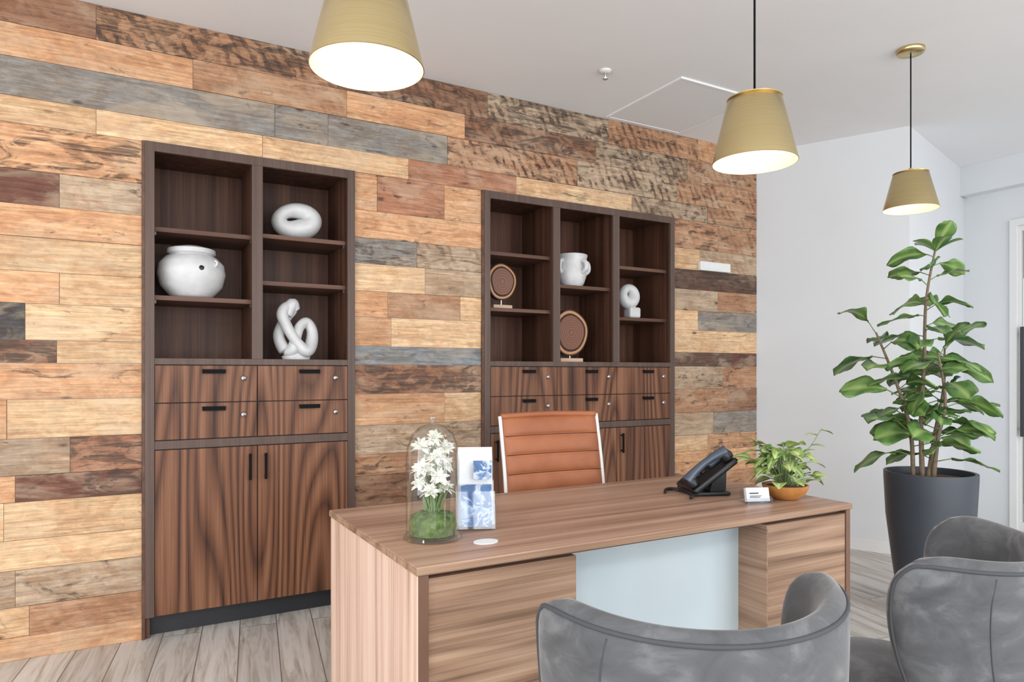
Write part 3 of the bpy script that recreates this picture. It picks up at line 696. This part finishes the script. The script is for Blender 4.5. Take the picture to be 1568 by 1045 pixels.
tube('coiled_cord', cd, 0.0022, MAT['black'], ph, 6, interp=False)
bc = empty('business_card_holder', (2.115, -1.83, DT+0.001), math.radians(-22))
boxes('acrylic_base', [((-0.05, -0.028, 0), (0.05, 0.026, 0.004)), ((-0.05, -0.032, 0), (0.05, -0.028, 0.02)), ((-0.05, 0.026, 0), (0.05, 0.030, 0.045))], MAT['acrylic'], bc)
box('cards', (-0.046, -0.014, 0.004), (0.046, 0.004, 0.056), MAT['card'], bc, rot=(math.radians(-14), 0, 0), local=True)
boxes('card_text', [((-0.036, -0.019, 0.036), (0.0, -0.0185, 0.040)), ((-0.036, -0.0215, 0.027), (0.012, -0.021, 0.029)), ((-0.036, -0.0225, 0.022), (0.006, -0.022, 0.024))], MAT['kick'], bc)
po = empty('potted_pothos', (2.28, -1.83, DT+0.001))
lathe('bowl', [(0, 0), (0.045, 0), (0.05, 0.004), (0.075, 0.022), (0.086, 0.045), (0.088, 0.056), (0.082, 0.056), (0.076, 0.045), (0, 0.045)], MAT['bowl'], po, seg=40)
lathe('soil', [(0.0, 0.056), (0.05, 0.052), (0.078, 0.047)], MAT['soil'], po, seg=30)
random.seed(11); pl = Leaves()
for i in range(72):
    a = random.uniform(0, 6.28); h = random.uniform(0.02, 0.16); rr = random.uniform(0.02, 0.12)
    if h > 0.12: rr *= 0.7
    tip = Vector((math.cos(a)*rr*1.1-0.02, math.sin(a)*rr, 0.055+h))
    tube('petiole_%d' % i, [(tip.x*0.2, tip.y*0.2, 0.05), (tip.x*0.6, tip.y*0.6, 0.05+h*0.8), tuple(tip)], 0.0016, MAT['stem'], po, 5, 4)
    pl.leaf(tip, (math.cos(a), math.sin(a), random.uniform(-0.2, 0.7)), random.uniform(0.065, 0.09), random.uniform(0.042, 0.056), random.uniform(.2, .7), 0.12, 'ov', random.uniform(-.5, .5))
vine = [(0.02, 0, 0.05), (0.05, -0.02, 0.15), (0.09, -0.05, 0.21), (0.12, -0.07, 0.27)]
tube('vine', vine, 0.0018, MAT['stem'], po, 5, 6)
for p, dr_ in (((0.12, -0.07, 0.27), (1, -.5, -.1)), ((0.11, -0.06, 0.25), (-1, .3, .3)), ((0.07, -0.03, 0.18), (1, -.4, .5)), ((0.09, -0.05, 0.21), (.3, -1, .2))):
    pl.leaf(p, dr_, 0.055, 0.032, 0.3, 0.12, 'ov')
vine2 = [(-0.02, 0, 0.05), (-0.07, 0.03, 0.14), (-0.10, 0.05, 0.22)]
tube('vine_b', vine2, 0.0018, MAT['stem'], po, 5, 6)
for p, dr_ in (((-0.10, 0.05, 0.22), (-.6, .5, .6)), ((-0.09, 0.045, 0.19), (.5, -.4, .6)), ((-0.07, 0.03, 0.15), (-1, .3, .3))):
    pl.leaf(p, dr_, 0.06, 0.036, 0.3, 0.12, 'ov')
pl.build('leaves', MAT['pothos'], po)

# ------------------------------------------------------------------ office chair (faces the desk, -Y)
oc = empty('office_chair', (1.825, -1.06, 0), math.radians(-3))
def padded(name, w, length, nr, mat, parent, place, thick=0.022, amp=0.013):
    NX, NY = 16, nr*10
    vs = []; fs = []
    for side in (1, -1):
        for j in range(NY+1):
            v = j/NY; puff = amp*abs(math.sin(math.pi*nr*v))**0.4
            for i in range(NX+1):
                x = (i/NX-0.5)
                edge = (1-(abs(x)*2)**8)*(1 if 0 < j < NY else 0.4)
                vs.append(place(x*w, v*length, side*(thick*0.5+puff)*max(edge, 0.15)))
    K = (NX+1)*(NY+1)
    for s_ in (0, 1):
        for j in range(NY):
            for i in range(NX):
                a = s_*K+j*(NX+1)+i; fs.append((a, a+1, a+NX+2, a+NX+1))
    for j in range(NY):
        for i in (0, NX):
            a = j*(NX+1)+i; fs.append((a, a+NX+1, K+a+NX+1, K+a))
    for i in range(NX):
        for j in (0, NY):
            a = j*(NX+1)+i; fs.append((a, a+1, K+a+1, K+a))
    o = obj(name, vs, fs, mat, parent, True)
    for r in range(1, nr):
        for side in (1, -1):
            pts = [place((i/NX-0.5)*w*0.97, r/nr*length, side*(thick*0.5+0.0015)) for i in range(NX+1)]
            tube('%s_seam_%d' % (name, r), pts, 0.0022, MAT['seam'], parent, 6, interp=False)
    return o
def by(x, l): return 0.19+0.10*l+0.12*l*l-0.24*x*x
def back_place(x, l, t): return Vector((x, by(x, l)-t, 0.50+l*0.97))
padded('backrest', 0.53, 0.55, 6, MAT['leather'], oc, back_place)
def seat_place(x, l, t): return Vector((x, -0.20+l, 0.46-0.02*math.cos(l*6)+t+0.03*(abs(x)/0.23)**3))
padded('seat', 0.50, 0.42, 5, MAT['leather'], oc, seat_place)
for s_ in (-1, 1):
    x = s_*0.272
    pts = [(x, -0.20, 0.475), (x, 0.0, 0.47), (x, 0.14, 0.465), (x, by(x, 0), 0.50), (x, by(x, .27), 0.50+0.262), (x, by(x, .50), 0.50+0.485), (x, by(x, .555), 1.038)]
    tube('side_rail', pts, 0.009, MAT['white_plastic'], oc, 10, 6)
tube('top_roll', [(-0.265, by(.265, .555), 1.036), (0, by(0, .555), 1.042), (0.265, by(.265, .555), 1.036)], 0.015, MAT['leather'], oc, 12, 8)
lathe('gas_lift', [(0.028, 0.10), (0.028, 0.28), (0.016, 0.28), (0.016, 0.42), (0.07, 0.43), (0.07, 0.45)], MAT['chrome'], oc, seg=24)
for k in range(5):
    a = k*2*math.pi/5+0.3; c_, s_ = math.cos(a), math.sin(a)
    tube('star_leg_%d' % k, [(0.02*c_, 0.02*s_, 0.12), (0.15*c_, 0.15*s_, 0.10), (0.28*c_, 0.28*s_, 0.075)], [0.026, 0.02, 0.014], MAT['chrome'], oc, 10, 4)
    lathe('caster_%d' % k, [(0, -0.022), (0.026, -0.022), (0.029, -0.016), (0.029, 0.016), (0.026, 0.022), (0, 0.022)], MAT['black'], oc, (0.28*c_, 0.28*s_, 0.030), 20, rot=(math.radians(90), 0, a))

# ------------------------------------------------------------------ velvet tub chairs
def velvet_chair(loc, rz):
    e = empty('velvet_tub_chair', loc, rz)
    zt, zb = 0.845, 0.36; T = 0.026
    def Amax(v):
        if v < 0.75: return math.radians(68+32*math.sin(0.5*math.pi*v/0.75))
        k = (v-0.75)/0.25
        return math.radians(100-13*(1-math.sqrt(max(0, 1-k*k))))
    def P(uu, v, off):
        a = uu*Amax(v); f = v
        r = 0.208+0.037*f**0.8+off
        z = zb+(zt-zb)*v+(0.020*abs(uu)**2-0.040*(abs(uu)**14))*v**4-0.008*math.cos(a)*v
        return Vector((math.sin(a)*r*1.13, -math.cos(a)*r, z))
    NA, NV = 56, 16
    def th(uu, v):
        eu = max(0, (abs(uu)-0.90)/0.10); ev = max(0, (v-0.90)/0.10)
        q = min(1.0, (eu**2.5+ev**2.5)**(1/2.5))
        return T*(0.12+0.88*math.sqrt(max(0, 1-q*q)))+0.008*math.sin(math.pi*v)*(1-abs(uu)**4)
    us = [-1+2*i/NA for i in range(NA+1)]
    us = sorted([math.copysign(1-(1-abs(x))**1.35, x) for x in us])
    vv = [1-(1-j/NV)**1.6 for j in range(NV+1)]
    vs = []; fs = []
    for side in (1, -1):
        for v in vv:
            for x in us: vs.append(P(x, v, side*th(x, v)))
    K = (NA+1)*(NV+1)
    for s_ in (0, 1):
        for j in range(NV):
            for i in range(NA):
                a = s_*K+j*(NA+1)+i; fs.append((a, a+1, a+NA+2, a+NA+1))
    for j in range(NV):
        for i in (0, NA):
            a = j*(NA+1)+i; fs.append((a, a+NA+1, K+a+NA+1, K+a))
    for i in range(NA):
        for j in (0, NV):
            a = j*(NA+1)+i; fs.append((a, a+1, K+a+1, K+a))
    obj('shell_back', vs, fs, MAT['velvet'], e, True)
    pp = [P(-0.965, v, T*0.86) for v in (0.02, .1, .2, .3, .4, .5, .6, .7, .8, .86, .91)]
    top = [P(x/20*0.93, 0.962, T*0.86) for x in range(-20, 21)]
    pp += top+[P(0.965, v, T*0.86) for v in (.91, .86, .8, .7, .6, .5, .4, .3, .2, .1, .02)]
    tube('piping', pp, 0.0042, MAT['piping'], e, 8, 2)
    for s_ in (-1, 1):
        tube('seam', [P(s_*0.56, v, th(s_*.56, v)+0.0003) for v in (0.02, .2, .4, .6, .8, .94)], 0.0016, MAT['piping'], e, 6)
    vs = []; fs = []; NS = 48
    lay = [(0.90, 0.365), (0.97, 0.375), (1.0, 0.41), (1.0, 0.455), (0.97, 0.478), (0.88, 0.488), (0.5, 0.493), (0.02, 0.494)]
    for sc2, z in lay:
        for k in range(NS):
            a = 2*math.pi*k/NS; c_, s_ = math.cos(a), math.sin(a)
            pw = 3.2 if s_ > 0 else 2.3
            q = (abs(c_)**pw+abs(s_)**pw)**(-1/pw)
            vs.append(Vector((c_*q*0.225*sc2, s_*q*(0.27 if s_ > 0 else 0.20)*sc2+0.02, z)))
    for i in range(len(lay)-1):
        for k in range(NS):
            k2 = (k+1) % NS; fs.append((i*NS+k, i*NS+k2, (i+1)*NS+k2, (i+1)*NS+k))
    fs.append(tuple(range(NS))[::-1]); fs.append(tuple(range((len(lay)-1)*NS, len(lay)*NS)))
    obj('seat', vs, fs, MAT['velvet'], e, True)
    for i, (sx, sy) in enumerate(((-1, -1), (1, -1), (-1, 1), (1, 1))):
        tube('leg_%d' % (i+1), [(sx*0.14, sy*0.14+0.04, 0.39), (sx*0.215, sy*0.215+0.04, 0.0)], [0.015, 0.009], MAT['black'], e, 12, interp=False)
    return e
velvet_chair((0.957, -2.665, 0), math.radians(-12))
velvet_chair((1.755, -2.675, 0), math.radians(22))

# ------------------------------------------------------------------ fiddle leaf fig
fg = empty('potted_fiddle_leaf_fig', (3.67, -1.61, 0))
lathe('planter', [(0, 0), (0.135, 0), (0.142, 0.006), (0.175, 0.25), (0.205, 0.50), (0.215, 0.70), (0.215, 0.73), (0.198, 0.73), (0.196, 0.69), (0, 0.69)], MAT['planter'], fg, seg=56)
lathe('soil', [(0.0, 0.712), (0.1, 0.706), (0.197, 0.695)], MAT['soil'], fg, seg=36)
rv = Vector((0.870, -0.492, 0)); fv = Vector((0.492, 0.870, 0))
def W_(r, f, z): return rv*r+fv*f+Vector((0, 0, z))
stems = [
 [(-.04, 0, .70), (-.04, .01, 1.0), (-.03, 0, 1.3), (-.02, .0, 1.62), (.03, .0, 1.90)],
 [(-.07, .03, .70), (-.08, .04, .95), (-.15, .05, 1.2), (-.25, .06, 1.46)],
 [(.0, -.03, .70), (.01, -.05, .9), (.03, -.08, 1.1), (-.02, -.10, 1.35)],
 [(-.02, -.02, .70), (.05, .04, .92), (.12, .08, 1.15), (.14, .10, 1.38)]]
random.seed(25); fl = Leaves(); ga = 0.5
for si, s_ in enumerate(stems):
    pts = [W_(*p) for p in s_]
    tube('stem_%d' % (si+1), pts, [0.013, 0.011, 0.009, 0.007, 0.005][:len(pts)] if len(pts) == 5 else [0.012, 0.010, 0.008, 0.005], MAT['bark'], fg, 10, 6)
    q = catmull([tuple(p) for p in pts], 12)
    n = [34, 17, 14, 16][si]
    for k in range(n):
        t_ = 0.16+0.84*(k+0.5)/n
        p = q[int(t_*(len(q)-1))]
        ga += 2.4+random.uniform(-.4, .4)
        zf = (p.z-0.8)/1.1
        L = random.uniform(0.18, 0.25)*(1.0 if zf < .72 else .9)
        el = random.uniform(-0.15, 0.35)+(0.7 if t_ > 0.95 else 0)
        stalk = random.uniform(0.04, 0.10)*(1.2-0.75*max(0, zf))
        dv = Vector((math.cos(ga)*math.cos(el), math.sin(ga)*math.cos(el), math.sin(el)))
        b = p+Vector((dv.x, dv.y, dv.z+0.3))*stalk
        tube('petiole_%d_%d' % (si, k), [tuple(p), tuple(b)], 0.0028, MAT['stem'], fg, 5, interp=False)
        fl.leaf(b, dv, L, L*random.uniform(.54, .68), random.uniform(.15, .6), 0.08, 'obov', random.uniform(-.9, .9), wave=1.0)
for k in range(5):
    a = k*1.35; fl.leaf(W_(.03, 0, 1.88), (math.cos(a)*.8, math.sin(a)*.8, .6), 0.16, .095, .3, .12, 'obov')
fl.build('leaves', MAT['fiddle'], fg)

# ------------------------------------------------------------------ lights
def area(name, loc, rot, sx, sy, power, col=(1, 1, 1)):
    ld = bpy.data.lights.new(name, 'AREA'); ld.shape = 'RECTANGLE'; ld.size = sx; ld.size_y = sy; ld.energy = power; ld.color = col
    o = bpy.data.objects.new(name, ld); o.location = loc; o.rotation_euler = rot; sc.collection.objects.link(o); return o
for i, (a, b) in enumerate(wins):
    area('window_daylight_%d' % (i+1), ((a+b)/2, YF-0.15, 1.45), (math.radians(90), 0, 0), b-a, 2.3, 96, (0.97, 0.985, 1.0))
area('window_daylight_4', (XL-0.15, (LW0+LW1)/2, 1.45), (math.radians(90), 0, math.radians(-90)), LW1-LW0, 2.2, 80, (0.97, 0.985, 1.0))
for i, (x, y) in enumerate(((-1.6, -3.0), (-1.6, -5.2), (1.2, -5.0), (4.2, -4.6))):  # out-of-view ceiling panels, added only to raise the fill light
    pf = empty('added_fill_panel', (x, y, CEIL))
    boxes('frame', [((-0.32, -0.32, -0.02), (0.32, -0.30, 0)), ((-0.32, 0.30, -0.02), (0.32, 0.32, 0)), ((-0.32, -0.30, -0.02), (-0.30, 0.30, 0)), ((0.30, -0.30, -0.02), (0.32, 0.30, 0))], MAT['white_trim'], pf)
    l = area('added_fill_light', (0, 0, -0.012), (0, 0, 0), 0.6, 0.6, 30, (1.0, 0.975, 0.94)); l.parent = pf

w = bpy.data.worlds.new('World'); sc.world = w; w.use_nodes = True
bg = w.node_tree.nodes['Background']; bg.inputs[0].default_value = (0.88, 0.93, 1.0, 1); bg.inputs[1].default_value = 1.1

# ------------------------------------------------------------------ camera
cam = bpy.data.cameras.new('Camera'); co = bpy.data.objects.new('Camera', cam); sc.collection.objects.link(co)
cam.sensor_width = 36; cam.lens = 1057/1568*36; cam.shift_y = 47.5/1568
co.location = (0, -D, 1.25); co.rotation_euler = (math.radians(90), 0, math.radians(-29.5))
sc.camera = co
